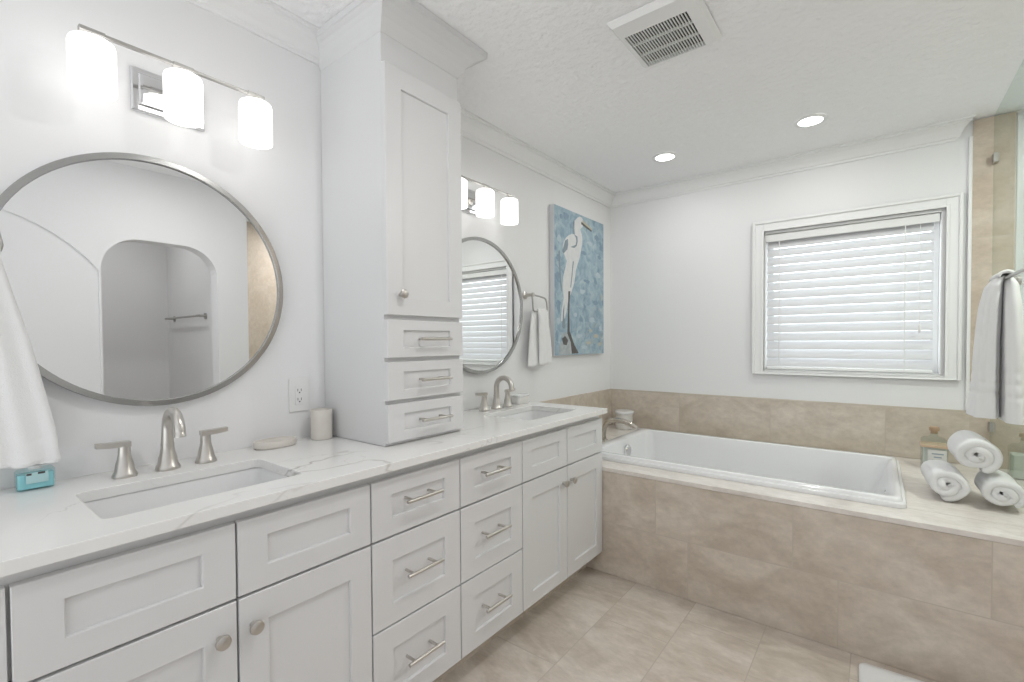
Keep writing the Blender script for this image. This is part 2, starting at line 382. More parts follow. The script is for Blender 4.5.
def parent_origin(p):
    o = Vector((0, 0, 0))
    while p is not None:
        o += p.location; p = p.parent
    return o

def tag(o, label, cat, group=None, kind=None):
    if label: o['label'] = label
    if cat: o['category'] = cat
    if group: o['group'] = group
    if kind: o['kind'] = kind
    return o

def thing(name, loc, label, cat, group=None):
    o = bpy.data.objects.new(name, None); COL.objects.link(o); o.location = loc; o.empty_display_size = 0.05
    return tag(o, label, cat, group)

def copy_tree(o, loc=None, label=None, parent=None):
    c = o.copy(); COL.objects.link(c)
    if parent is not None: c.parent = parent
    if loc is not None: c.location = loc
    if label: c['label'] = label
    for ch in list(o.children): copy_tree(ch, parent=c)
    return c

def struct(mb, name, mat, **kw):
    o = mb.build(name, mat, **kw); o['kind'] = 'structure'; return o

def rrect(x0, x1, y0, y1, r, n=6):
    out = []
    for cx, cy, a0 in ((x1 - r, y1 - r, 0), (x0 + r, y1 - r, PI/2), (x0 + r, y0 + r, PI), (x1 - r, y0 + r, 3*PI/2)):
        for k in range(n + 1):
            a = a0 + PI/2 * k / n; out.append((cx + r * math.cos(a), cy + r * math.sin(a)))
    return out

# ------------------------------------------------------------------ the setting
XR, YB, ZC = 2.20, 3.5165, 2.43           # partition plane, back wall, ceiling
YN = -1.3                                 # the room runs on behind the camera
YA, ZD, XG = 2.30, 0.58, 2.19             # tub apron, tub deck, shower glass
struct(MB().box((-0.1, YN, -0.06), (3.75, YB + 0.1, 0.0)), 'floor', MT['tile_floor'])
struct(MB().box((-0.1, YN, ZC), (3.75, YB + 0.1, ZC + 0.06)), 'ceiling', MT['ceiling'])
struct(MB().box((-0.1, YN, 0), (0.0, YB + 0.1, ZC)), 'wall_left', MT['wall'])
WX0, WX1, WZ0, WZ1 = 1.118, 1.998, 1.060, 1.972       # window opening
SX0, SX1, SZ0, SZ1 = 2.275, 2.96, 1.10, 2.405         # frosted shower window
def wall_y(mb, y0, y1, x0, x1, holes):
    """wall slab with rectangular holes, as strips"""
    xs = x0
    for hx0, hx1, hz0, hz1 in holes:
        mb.box((xs, y0, 0), (hx0, y1, ZC)); mb.box((hx0, y0, 0), (hx1, y1, hz0)); mb.box((hx0, y0, hz1), (hx1, y1, ZC)); xs = hx1
    mb.box((xs, y0, 0), (x1, y1, ZC)); return mb
struct(wall_y(MB(), YB, YB + 0.14, 0, 3.75, [(WX0, WX1, WZ0, WZ1), (SX0, SX1, SZ0, SZ1)]), 'wall_back', MT['wall'])

# partition on the shower side: an arched doorway and a shallow arched recess, seen in the round mirrors
def arch_pts():
    P = [(YN, 0), (-0.55, 0)]
    c, r = (0.108, 1.29), 0.765
    a0, a1 = PI - math.asin(0.44 / r) , math.asin(0.44 / r)
    for k in range(25):
        a = a0 + (a1 - a0) * k / 24; P.append((c[0] + r * math.cos(a), c[1] + r * math.sin(a)))
    yr = P[-1][0]
    P.append((yr, 0))
    P.append((0.745, 0))
    rr_ = 0.21; z1 = 1.955
    for k in range(11):
        a = PI - PI/2 * k / 10; P.append((0.745 + rr_ + rr_ * math.cos(a), z1 - rr_ + rr_ * math.sin(a) * (1.0)))
    for k in range(11):
        a = PI/2 - PI/2 * k / 10; P.append((1.408 - rr_ + rr_ * math.cos(a), z1 - rr_ + rr_ * math.sin(a)))
    P += [(1.408, 0), (1.62, 0), (1.62, ZC), (YN, ZC)]
    return P
AP = arch_pts()
AP[2:27] = [(-0.55, 1.29)] + AP[3:27]
struct(MB().prism(AP, 0, XR, XR + 0.12), 'wall_right', MT['wall'])
struct(MB().box((XR + 0.012, YN, 0), (XR + 0.12, 0.7345, ZC)), 'wall_recess', MT['wall'])
tr = MB(); tr.box((3.63, 0.3, 0), (3.70, 1.5, ZC)); tr.box((XR + 0.2, 0.25, 0), (3.63, 0.32, ZC)); struct(tr, 'wall_alcove', MT['wall'])
struct(MB().box((XR + 0.12, 1.50, 0), (3.70, 1.612, ZC)), 'wall_divider', MT['wall'])
sh = MB(); sh.box((3.10, 1.62, 0), (3.2, YB, ZC)); struct(sh, 'wall_shower', MT['tile_shower_side'])
struct(MB().box((2.112, YB - 0.012, ZD), (SX0, YB, 2.424)).box((SX0, YB - 0.012, ZD), (SX1, YB, SZ0)).box((SX1, YB - 0.012, ZD), (3.10, YB, 2.424)), 'trim_1', MT['tile_shower'])
struct(MB().box((2.096, YB - 0.016, 0.876), (2.112, YB, 2.345), 0.003), 'trim_2', MT['trim'])
struct(MB().box((0.010, YB - 0.010, ZD), (2.112, YB, 0.8735)), 'trim_3', MT['tile_back'])
struct(MB().box((0.0, YA, ZD), (0.010, YB, 0.8735)), 'trim_4', MT['tile_side'])

# crown moulding: profile (distance from wall, height)
CP = [(0, 2.338), (0.010, 2.338), (0.012, 2.350), (0.020, 2.354), (0.028, 2.372), (0.042, 2.394), (0.058, 2.408), (0.068, 2.411), (0.070, 2.419), (0.080, 2.421), (0.080, ZC), (0, ZC)]
def crown_left(y0, y1): return MB().loft([[(d, y0, z) for d, z in CP], [(d, y1, z) for d, z in CP]])
struct(crown_left(YN, 1.0), 'trim_5', MT['trim'])
struct(MB().loft([[(d, 1.36, z) for d, z in CP], [(d, YB - d, z) for d, z in CP]]), 'trim_6', MT['trim'])
struct(MB().loft([[(d, YB - d, z) for d, z in CP], [(2.045 + d * 0.85, YB - d, z) for d, z in CP]]), 'trim_7', MT['trim'])

# ------------------------------------------------------------------ window with its casing and blind
wt = MB()
for (cx0, cx1, d) in ((0, 0.068, 0.018), (0.0, 0.016, 0.028), (0.052, 0.068, 0.022)):
    x0, x1, z0, z1 = 1.050 + cx0, 2.078 - cx0, 1.036 + cx0 * 0.35, 2.050 - cx0
    xi0, xi1, zi0, zi1 = 1.050 + cx1, 2.078 - cx1, 1.036 + cx1 * 0.35, 2.050 - cx1
    y = YB - d
    wt.box((x0, y, z0), (xi0, YB, z1), 0.002, 1); wt.box((xi1, y, z0), (x1, YB, z1), 0.002, 1)
    wt.box((xi0, y, zi1), (xi1, YB, z1), 0.002, 1); wt.box((xi0, y, z0), (xi1, YB, zi0), 0.002, 1)
win = struct(wt, 'window_1', MT['trim'])
jb = MB(); jb.box((WX0, YB, WZ0), (WX0 + 0.006, YB + 0.14, WZ1)); jb.box((WX1 - 0.006, YB, WZ0), (WX1, YB + 0.14, WZ1)); jb.box((WX0, YB, WZ0), (WX1, YB + 0.14, WZ0 + 0.006)); jb.box((WX0, YB, WZ1 - 0.006), (WX1, YB + 0.14, WZ1))
jb.build('window_jamb', MT['trim'], win)
sf = MB()
yf0, yf1 = YB + 0.095, YB + 0.125
for z0, z1 in ((WZ0 + .006, WZ0 + .046), (WZ1 - .046, WZ1 - .006)): sf.box((WX0 + .006, yf0, z0), (WX1 - .006, yf1, z1), 0.003)
for x0, x1 in ((WX0 + .006, WX0 + .04), (WX1 - .04, WX1 - .006)): sf.box((x0, yf0, WZ0 + .046), (x1, yf1, WZ1 - .046), 0.003)
sf.build('window_sash', MT['plastic'], win)
MB().box((WX0 + 0.04, YB + 0.107, WZ0 + .046), (WX1 - .04, YB + 0.112, WZ1 - .046)).build('window_pane', MT['pane'], win)
w2 = MB(); 
for a, b in (((SX0, SZ0), (SX0 + .03, SZ1)), ((SX1 - .03, SZ0), (SX1, SZ1)), ((SX0 + .03, SZ0), (SX1 - .03, SZ0 + .03)), ((SX0 + .03, SZ1 - .03), (SX1 - .03, SZ1))):
    w2.box((a[0], YB - 0.02, a[1]), (b[0], YB + 0.10, b[1]), 0.003)
win2 = struct(w2, 'window_2', MT['trim'])
MB().box((SX0 + .03, YB + 0.04, SZ0 + .03), (SX1 - .03, YB + 0.046, SZ1 - .03)).build('window_pane', MT['frost'], win2)

BX0, BX1, BY = 1.130, 1.965, YB + 0.045
bl = thing('window_blind', ((BX0 + BX1) / 2, BY, WZ1), 'white slatted blind lowered and tilted shut inside the window above the tub', 'blind')
MB().box((BX0 - .006, BY - .034, 1.915), (BX1 + 0.022, BY - .022, 1.964), 0.003).box((BX0 - .002, BY - .022, 1.925), (BX1 + .018, BY + .028, 1.962), 0.002).build('headrail', MT['plastic'], bl)
sl = MB(); NS = 15; zt, zb = 1.900, 1.118
for k in range(NS):
    zc = zt + (zb - zt) * k / (NS - 1)
    a = math.radians(58)
    prof = []
    for q in range(7):
        u = -0.0315 + 0.063 * q / 6; c = 0.003 * (1 - (u / 0.0315) ** 2)
        prof.append((u, c))
    ring = []
    for u, c in prof + [(u, c - 0.003) for u, c in reversed(prof)]:
        # room-side edge hangs low
        dy = -u * math.cos(a) - c * math.sin(a); dz = -u * math.sin(a) + c * math.cos(a)
        ring.append((dy, dz))
    sl.loft([[(BX0, BY + dy, zc + dz) for dy, dz in ring], [(BX1, BY + dy, zc + dz) for dy, dz in ring]])
sl.build('slats', MT['slat'], bl, smooth=True)
MB().box((BX0, BY - .026, 1.068), (BX1, BY + .026, 1.086), 0.005).build('bottom_rail', MT['plastic'], bl)
for x in (BX0 + 0.075, BX1 - 0.125):
    c = MB()
    for dy in (-.036, .036): c.box((x - .0025, BY + dy - .001, 1.08), (x + .0025, BY + dy + .001, 1.92))
    c.build('ladder_cord', MT['plastic'], bl)
c = MB(); c.tube([(BX1 - .06, BY - .04, 1.915), (BX1 - .06, BY - .042, 1.35)], 0.0015, 6); c.lathe([(0.002, 1.35), (0.006, 1.342), (0.008, 1.31), (0.004, 1.30)], (BX1 - .06, BY - .042, 0), n=10); c.build('pull_cord', MT['plastic'], bl)

# ------------------------------------------------------------------ vanity cabinets
XE, XF, XB = 0.575, 0.547, 0.527        # counter edge, door faces, cabinet body
ZR = [(0.843, 0.667), (0.660, 0.392), (0.386, 0.117)]
def shaker(y0, y1, z0, z1, stile, top, bot, g=0.0025):
    """door or drawer front with a recessed panel, facing +x"""
    y0 += g; y1 -= g; m = MB(); e = 0.0015; d = 0.009
    iy0, iy1, iz0, iz1 = y0 + stile, y1 - stile, z0 + bot, z1 - top
    def ring(x, a, b, c, dd): return [(x, a, c), (x, b, c), (x, b, dd), (x, a, dd)]
    m.loft([ring(XB, y0, y1, z0, z1), ring(XF - e, y0, y1, z0, z1), ring(XF, y0 + e, y1 - e, z0 + e, z1 - e), ring(XF, iy0 - e, iy1 + e, iz0 - e, iz1 + e),
            ring(XF - e, iy0, iy1, iz0, iz1), ring(XF - d, iy0 + .001, iy1 - .001, iz0 + .001, iz1 - .001)])
    return m
def bar_pull(yc, zc, x=XF, half=0.073, r=0.006, out=0.036):
    m = MB(); m.tube([(x + out, yc - half, zc), (x + out, yc + half, zc)], r, 12)
    for s in (-1, 1): m.tube([(x - 0.008, yc + s * 0.048, zc), (x + out, yc + s * 0.048, zc)], 0.0048, 10)
    return m
def knob(y, z, x=XF):
    return MB().lathe([(0.007, 0), (0.0065, 0.012), (0.008, 0.016), (0.0145, 0.018), (0.0165, 0.023), (0.0155, 0.028), (0.010, 0.031), (0.003, 0.032)], (x, y, z), axis=0, n=24)
def carcass(y0, y1, root):
    m = MB(); m.box((0.002, y0, 0.117), (XB - .001, y0 + 0.016, 0.873)); m.box((0.002, y1 - 0.016, 0.117), (XB - .001, y1, 0.873))
    m.box((0.002, y0 + .016, 0.117), (XB - .001, y1 - .016, 0.135)); m.box((0.002, y0 + .016, 0.135), (0.012, y1 - .016, 0.873))
    # face frame
    for yy in ((y0 + .016, y0 + .06), ((y0 + y1) / 2 - .03, (y0 + y1) / 2 + .03)): m.box((XB - .02, yy[0], 0.135), (XB - .001, yy[1], 0.835))
    m.box((XB - .02, y0 + .016, 0.380), (XB - .001, y1 - .016, 0.398))
    m.box((XB - .02, y0 + .016, 0.835), (XB - .001, y1 - .016, 0.873)); m.box((XB - .02, y0 + .016, 0.654), (XB - .001, y1 - .016, 0.672))
    return m.build('carcass', MT['cab'], root)
def toe(y0, y1, root): return MB().box((0.43, y0, 0.0), (0.445, y1, 0.117)).build('toe_kick', MT['tile_side'], root)
def sink_base(y0, ym, y1, label, ystart=None):
    root = thing('vanity_sink_cabinet', (0.27, (y0 + y1) / 2, 0), label, 'cabinet', 'white vanity cabinets')
    carcass(y0 if ystart is None else ystart, y1, root); toe(y0 if ystart is None else ystart, y1, root)
    if ystart is not None: MB().box((XB - .001, ystart, 0.117), (XF - .004, y0 - .003, 0.843), 0.001, 1).build('filler_strip', MT['cab'], root)
    for a, b in ((y0, ym), (ym, y1)): shaker(a, b, *ZR[0][::-1], 0.068, 0.050, 0.054).build('false_front', MT['cab'], root)
    for a, b, ky in ((y0, ym, ym - 0.040), (ym, y1, ym + 0.032)):
        d = shaker(a, b, ZR[2][1], ZR[1][0], 0.068, 0.074, 0.060).build('door', MT['cab'], root)
        knob(ky, 0.590).build('knob', MT['nickel'], d, smooth=True)
    return root
def drawer_bank(y0, y1, yh, label):
    root = thing('vanity_drawer_cabinet', (0.27, (y0 + y1) / 2, 0), label, 'cabinet', 'white vanity cabinets')
    carcass(y0, y1, root); toe(y0, y1, root)
    for (z1, z0), t, hz in zip(ZR, (0.050, 0.072, 0.072), (0.768, 0.536, 0.257)):
        d = shaker(y0, y1, z0, z1, 0.074, t, 0.056 if t < .06 else 0.064).build('drawer', MT['cab'], root)
        bar_pull(yh, hz).build('handle', MT['nickel'], d, smooth=True)
    return root
sink_base(0.0934, 0.457, 0.8246, 'white shaker sink cabinet with two doors under the basin nearest the aqua soap bottle', ystart=0.055)
drawer_bank(0.8246, 1.198, 1.005, 'white three-drawer vanity cabinet adjoining the sink cabinet with the aqua soap bottle above')
drawer_bank(1.198, 1.570, 1.371, 'white three-drawer vanity cabinet adjoining the sink cabinet that touches the tub')
sink_base(1.570, 1.930, YA - .004, 'white shaker sink cabinet with two doors beside the tub apron')

# countertop with two basin cut-outs
S1 = (0.191, 0.470, 0.235, 0.662); S2 = (0.180, 0.468, 1.738, 2.165)
ct = bmesh.new()
outer = [(0.001, 0.045), (XE, 0.045), (XE, YA - .001), (0.001, YA - .001)]
loops = [outer] + [rrect(s[0], s[1], s[2], s[3], 0.022, 4) for s in (S1, S2)]
tv, bv = [], []
for lp in loops:
    vs = [ct.verts.new((x, y, 0.9)) for x, y in lp]
    for i in range(len(vs)): ct.edges.new((vs[i], vs[(i + 1) % len(vs)]))
    tv.append(vs)
r = bmesh.ops.triangle_fill(ct, use_beauty=True, use_dissolve=False, edges=list(ct.edges))
ex = bmesh.ops.extrude_face_region(ct, geom=list(ct.faces))
bmesh.ops.translate(ct, verts=[v for v in ex['geom'] if isinstance(v, bmesh.types.BMVert)], vec=(0, 0, -0.0265))
bmesh.ops.recalc_face_normals(ct, faces=ct.faces)
me = bpy.data.meshes.new('countertop'); ct.to_mesh(me); ct.free(); me.materials.append(MT['quartz'])
cto = bpy.data.objects.new('countertop', me); COL.objects.link(cto)
bv_ = cto.modifiers.new('edge', 'BEVEL'); bv_.width = 0.002; bv_.segments = 2; bv_.limit_method = 'ANGLE'
tag(cto, 'long white quartz countertop with grey veins over the vanity cabinets', 'countertop')

def basin(s, label):
    x0, x1, y0, y1 = s; e = 0.006; zt = 0.8733
    root = thing('undermount_sink', ((x0 + x1) / 2, (y0 + y1) / 2, 0.72), label, 'sink', 'undermount vanity sinks')
    m = MB()
    def R(i, z, r): return [(x, y, z) for x, y in rrect(x0 + i, x1 - i, y0 + i, y1 - i, r, 6)]
    m.loft([R(-0.018, 0.73, .05), R(-0.018, zt - .012, .04), R(-0.03, zt - .012, .045), R(-0.03, zt, .045), R(-e, zt, .028), R(-e + .003, zt - .006, .03), R(0.004, 0.79, .035), R(0.012, 0.755, .045), R(0.035, 0.738, .06), R(0.09, 0.731, .04), R(0.125, 0.729, .012)], cap0=False, cap1=True)
    m.build('basin', MT['porcelain'], root, smooth=True)
    MB().lathe([(0.022, 0.729), (0.022, 0.732), (0.019, 0.733), (0.017, 0.731), (0.004, 0.731)], ((x0 + x1) / 2, (y0 + y1) / 2, 0), n=24).build('drain', MT['nickel'], root, smooth=True)
basin(S1, 'white rectangular undermount sink beside the aqua soap bottle')
basin(S2, 'white rectangular undermount sink near the tub, beyond the tower cabinet')

# widespread faucets
def bell(c, top, r0=0.030, r1=0.0165):
    return [(r0, 0.0), (r0 + .001, 0.004), (r0 - .001, 0.011), (r0 - .005, 0.018), (r1 + .006, 0.035), (r1 + .002, 0.05), (r1, 0.062), (r1, top)]
def faucet(loc, label):
    x, y, z = loc
    root = thing('widespread_faucet', loc, label, 'faucet', 'brushed nickel vanity faucets')
    m = MB(); m.lathe(bell(None, 0.075, 0.030, 0.0165), (x, y, z), n=32)
    path, rad = [], []
    for k in range(4): path.append((x, y, z + 0.06 + 0.055 * k / 3)); rad.append(0.0163 - .0008 * k)
    R = 0.052; c = (x + R, z + 0.115)
    for k in range(1, 25):
        a = PI - (PI * 1.0) * k / 24; path.append((c[0] + R * math.cos(a), y, c[1] + R * 1.05 * math.sin(a))); rad.append(0.0138)
    path.append((x + 2 * R + .002, y, z + 0.111)); rad.append(0.0142); path.append((x + 2 * R + .002, y, z + 0.106)); rad.append(0.0145)
    m.tube(path, rad, 28)
    m.build('spout', MT['nickel'], root, smooth=True)
    for s in (-1, 1):
        hy = y + s * 0.098
        h = MB().lathe(bell(None, 0.072, 0.0275, 0.0142), (x - .002, hy, z), n=28).build('handle', MT['nickel'], root, smooth=True)
        lv = MB(); zz = z + 0.072
        lv.lathe([(0.0135, 0), (0.0135, 0.012)], (x - .002, hy, zz), n=20)
        ring = lambda yy, w, z0, z1: [(x - .002 - w, yy, z0), (x - .002 + w, yy, z0), (x - .002 + w, yy, z1), (x - .002 - w, yy, z1)]
        lv.loft([ring(hy - s * 0.013, .0125, zz + .010, zz + .024), ring(hy + s * 0.03, .011, zz + .011, zz + .025), ring(hy + s * 0.060, .009, zz + .014, zz + .027)])
        lv.build('lever', MT['nickel'], h, smooth=True)
    return root
f1 = faucet((0.106, 0.449, 0.90), 'brushed nickel gooseneck faucet with two levers beside the aqua soap bottle')
copy_tree(f1, (0.098, 1.940, 0.90), 'brushed nickel gooseneck faucet with two levers beyond the tower cabinet')

# ------------------------------------------------------------------ tower cabinet on the counter
TX, TF, TY0, TY1 = 0.382, 0.402, 1.000, 1.369
tw = thing('tower_cabinet', (0.19, 1.18, 0.90), 'tall white tower cabinet standing on the counter between the two mirrors', 'cabinet')
m = MB(); m.box((0.001, TY0, 0.901), (TX, TY1, ZC - .002), 0.001, 1); m.build('carcass', MT['cab'], tw)
CT = [(0.0, 2.318), (0.003, 2.319), (0.007, 2.328), (0.014, 2.338), (0.024, 2.357), (0.038, 2.376), (0.055, 2.391), (0.074, 2.400), (0.078, 2.403), (0.086, 2.405), (0.086, ZC - .001)]; SD = 0.55
m = MB()
m.loft([[(0.001, TY0 - d * SD, z) for d, z in CT], [(TX + d, TY0 - d * SD, z) for d, z in CT], [(TX + d, TY1 + d, z) for d, z in CT], [(0.001, TY1 + d, z) for d, z in CT]], closed=False)
m.build('crown', MT['cab'], tw)
XF_, XB_ = XF, XB
XF, XB = TF, TX + .001
d = shaker(TY0 - .003, TY1 + .001, 1.357, 2.214, 0.070, 0.068, 0.062).build('door', MT['cab'], tw)
knob(1.055, 1.430, XF).build('knob', MT['nickel'], d, smooth=True)
for z0, z1 in ((1.208, 1.340), (1.060, 1.193), (0.914, 1.046)):
    d = shaker(TY0 - .003, TY1 + .001, z0, z1, 0.070, 0.036, 0.036).build('drawer', MT['cab'], tw)
    bar_pull(1.196, (z0 + z1) / 2, XF, half=0.074).build('handle', MT['nickel'], d, smooth=True)
XF, XB = XF_, XB_

# ------------------------------------------------------------------ round mirrors
def round_mirror(y, z, label):
    root = thing('round_mirror', (0, y, z), label, 'mirror', 'round vanity mirrors')
    R = 0.368
    MB().lathe([(R - .014, 0.001), (R, 0.001), (R, 0.030), (R - .001, 0.031), (R - .016, 0.031), (R - .017, 0.030), (R - .017, 0.022), (R - .014, 0.001)], (0, y, z), axis=0, n=128, cap=False).build('frame', MT['steel'], root, smooth=True)
    MB().lathe([(R - .0165, 0.004), (R - .0165, 0.0235)], (0, y, z), axis=0, n=128).build('mirror_glass', MT['mirror'], root)
    return root
mi = round_mirror(0.460, 1.445, 'large round steel-framed mirror reflecting the arched doorway')
copy_tree(mi, (0, 1.908, 1.457), 'large round steel-framed mirror reflecting the window blind')

# ------------------------------------------------------------------ vanity light bars
def vanity_light(y, label):
    root = thing('vanity_light', (0, y, 2.0), label, 'wall light', 'three-shade vanity lights')
    XS, ZBAR = 0.130, 2.060
    m = MB()
    def ring(x, i): return [(x, y - .094 + i, 1.943 + i), (x, y + .094 - i, 1.943 + i), (x, y + .094 - i, 2.069 - i), (x, y - .094 + i, 2.069 - i)]
    m.loft([ring(0.001, 0), ring(0.012, 0), ring(0.016, 0.004), ring(0.016, 0.016), ring(0.022, 0.020), ring(0.024, 0.026)])
    m.build('backplate', MT['chrome'], root)
    m = MB(); m.tube([(0.02, y, 2.0), (0.07, y, 2.0), (0.105, y, 2.015), (0.125, y, 2.04), (XS, y, ZBAR)], 0.006, 10); m.lathe([(0.018, 0.022), (0.018, 0.03), (0.008, 0.034)], (0, y, 2.0), axis=0, n=20); m.build('arm', MT['nickel'], root, smooth=True)
    m = MB(); m.box((XS - .006, y - .209, ZBAR - .004), (XS + .006, y + .211, ZBAR + .004), 0.001, 1)
    for k in (-1, 0, 1): m.box((XS - .009, y + k * .2 - .026, ZBAR - .0055), (XS + .009, y + k * .2 + .026, ZBAR + .0055), 0.0015, 1)
    m.build('bar', MT['nickel_dark'], root)
    for k in (-1, 0, 1):
        c = (XS, y + k * 0.2, 0)
        s = MB().lathe([(0.008, 1.925), (0.042, 1.922), (0.0445, 1.909), (0.047, 1.908), (0.048, 1.912), (0.048, 2.024), (0.0455, 2.033), (0.038, 2.038), (0.010, 2.039)], c, n=40).build('shade', MT['shade'], root, smooth=True)
        MB().lathe([(0.012, 2.037), (0.014, 2.042), (0.011, 2.047), (0.007, 2.049), (0.007, 2.058)], c, n=20).build('socket', MT['nickel'], root, smooth=True)
    return root
v1 = vanity_light(0.499, 'chrome three-shade vanity light above the mirror reflecting the arched doorway')
copy_tree(v1, (0, 1.822, 2.0), 'chrome three-shade vanity light above the mirror reflecting the window, partly hidden by the tower cabinet')

# ------------------------------------------------------------------ ceiling fittings
def can_light(x, y, label, power=None):
    root = thing('recessed_ceiling_light', (x, y, ZC), label, 'ceiling light', 'recessed ceiling lights')
    MB().lathe([(0.078, -0.0005), (0.078, -0.005), (0.070, -0.008), (0.058, -0.007), (0.055, -0.003)], (x, y, ZC), n=48, cap=False).build('trim_ring', MT['plastic'], root, smooth=True)
    MB().lathe([(0.058, -0.001), (0.056, -0.005), (0.04, -0.006), (0.002, -0.0062)], (x, y, ZC), n=40).build('lens', MT['lens'], root, smooth=True)
    ld = bpy.data.lights.new('can_lamp', 'AREA'); ld.shape = 'DISK'; ld.size = 0.10; ld.energy = CAN_POWER if power is None else power; ld.color = (1.0, 0.99, 0.98)
    lo = bpy.data.objects.new('lamp', ld); COL.objects.link(lo); lo.parent = root; lo.location = (0, 0, -0.012)
    return root
can_light(1.42, 1.05, 'added white recessed ceiling light, out of view, over the middle of the bathroom floor', CAN_FLOOR_FILL)  # unseen extra can, added to light floor, apron and vanity fronts
can_light(2.65, 2.55, 'white recessed ceiling light inside the tiled shower', CAN_SHOWER)
can_light(2.95, 0.90, 'added white recessed ceiling light, unseen, brightening the arched alcove', CAN_ALCOVE_FILL)  # unseen extra can, added because the alcove came out too dark
c1 = can_light(0.645, 2.965, 'white recessed ceiling light nearer the bird painting')
copy_tree(c1, (1.428, 2.968, ZC), 'white recessed ceiling light in front of the window')

vt = thing('ceiling_vent', (1.085, 1.76, ZC), 'white square exhaust fan grille on the textured ceiling', 'vent')
vx0, vx1, vy0, vy1 = 0.928, 1.242, 1.592, 1.932; gx0, gx1, gy0, gy1 = 0.957, 1.190, 1.678, 1.912
m = MB()
def zr(i, z, X=(vx0, vx1, vy0, vy1)): return [(X[0] + i, X[2] + i, z), (X[1] - i, X[2] + i, z), (X[1] - i, X[3] - i, z), (X[0] + i, X[3] - i, z)]
m.loft([zr(0, ZC - .001), zr(0, ZC - .008), zr(0.014, ZC - .024), [(gx0, gy0, ZC - .026), (gx1, gy0, ZC - .026), (gx1, gy1, ZC - .026), (gx0, gy1, ZC - .026)], [(gx0, gy0, ZC - .006), (gx1, gy0, ZC - .006), (gx1, gy1, ZC - .006), (gx0, gy1, ZC - .006)]], cap0=False, cap1=False)
m.build('frame', MT['plastic'], vt)
MB().box((gx0, gy0, ZC - .007), (gx1, gy1, ZC - .002)).build('dark_housing', MT['black'], vt)
m = MB(); n = 22
for k in range(n + 1):
    x = gx0 + (gx1 - gx0) * k / n; m.box((x - .0018, gy0, ZC - .026), (x + .0018, gy1, ZC - .021))
for t in (1/3, 2/3): m.box((gx0, gy0 + (gy1 - gy0) * t - .003, ZC - .022), (gx1, gy0 + (gy1 - gy0) * t + .003, ZC - .014))
m.build('grille_louvres', MT['plastic'], vt)

# ------------------------------------------------------------------ wall outlet, counter accessories
ot = thing('wall_outlet', (0, 0.8935, 1.066), 'white duplex wall outlet above the beige tumbler', 'outlet')
MB().box((0.001, 0.856, 1.004), (0.007, 0.931, 1.128), 0.002).build('cover_plate', MT['plastic'], ot)
m = MB().slot(0); m.box((0.006, 0.877, 1.030), (0.009, 0.910, 1.102), 0.001, 1); m.slot(1)
for zc in (1.050, 1.084):
    m.box((0.0088, 0.886, zc - .004), (0.0094, 0.888, zc + .006)); m.box((0.0088, 0.899, zc - .004), (0.0094, 0.901, zc + .006)); m.box((0.0088, 0.891, zc - .011), (0.0094, 0.896, zc - .006))
m.build('receptacle', [MT['plastic'], MT['slot']], ot)

def ellipse_rings(prof, c, ax, ay, n=48):
    return [[(c[0] + ax * r * math.cos(2*PI*k/n), c[1] + ay * r * math.sin(2*PI*k/n), c[2] + h) for k in range(n)] for r, h in prof]
sd = MB().loft(ellipse_rings([(0.90, 0), (0.97, 0.003), (1.0, 0.010), (1.0, 0.020), (0.975, 0.024), (0.93, 0.024), (0.88, 0.018), (0.4, 0.015), (0.05, 0.015)], (0.062, 0.777, 0.9005), 0.045, 0.073)).build('soap_dish', MT['travertine'], origin=(0.062, 0.777, 0.9005), smooth=True)
tag(sd, 'oval beige stone soap dish on the counter under the outlet', 'soap dish')
tm = MB().lathe([(0.035, 0), (0.0372, 0.003), (0.038, 0.02), (0.0378, 0.075), (0.039, 0.108), (0.0375, 0.111), (0.0355, 0.108), (0.0345, 0.02), (0.004, 0.012)], (0.068, 0.946, 0.9005), n=40).build('tumbler', MT['travertine'], origin=(0.068, 0.946, 0.9005), smooth=True)
tag(tm, 'beige stone tumbler in the corner against the tower cabinet', 'cup')
wd = thing('soap_box', (0.062, 2.20, 0.9005), 'small white lidded soap box on the counter behind the sink near the tub', 'soap box')
MB().loft([[(x, y, z) for x, y in rrect(0.03 + i, 0.095 - i, 2.145 + i, 2.255 - i, .02)] for i, z in ((.004, .9005), (.001, .905), (.001, .938), (.003, .941))]).build('box_body', MT['wax'], wd, smooth=True)
MB().loft([[(x, y, z) for x, y in rrect(0.03 + i, 0.095 - i, 2.145 + i, 2.255 - i, .02)] for i, z in ((0, .941), (-.003, .943), (-.003, .951), (.002, .954))]).build('lid', MT['porcelain'], wd, smooth=True)

ab = thing('soap_bottle', (0.055, 0.185, 0.9005), 'aqua liquid soap bottle standing under the hanging hand towel', 'bottle')
def rb(i, z, r=.012): return [(x, y, z) for x, y in rrect(0.032 + i, 0.074 - i, 0.149 + i, 0.220 - i, max(r - i, .003))]
MB().loft([rb(.002, .9005), rb(0, .904), rb(0, .946), rb(.004, .951)]).build('bottle_shell', MT['aqua_glass'], ab, smooth=True)
MB().loft([rb(.003, .9045, .01), rb(.003, .940, .01)]).build('liquid', MT['aqua'], ab, smooth=True)
m = MB().slot(0); m.box((0.0742, 0.166, .918), (0.0748, 0.206, .944)); m.slot(1); m.box((0.0748, 0.167, .938), (0.0752, 0.176, .943)); m.box((0.0748, 0.187, .939), (0.0752, 0.200, .944)); m.build('bottle_label', [MT['aqua_label'], MT['slot']], ab)
MB().lathe([(0.013, 0.9505), (0.013, 0.958), (0.010, 0.960)], (0.053, 0.185, 0), n=24).build('cap', MT['plastic'], ab, smooth=True)

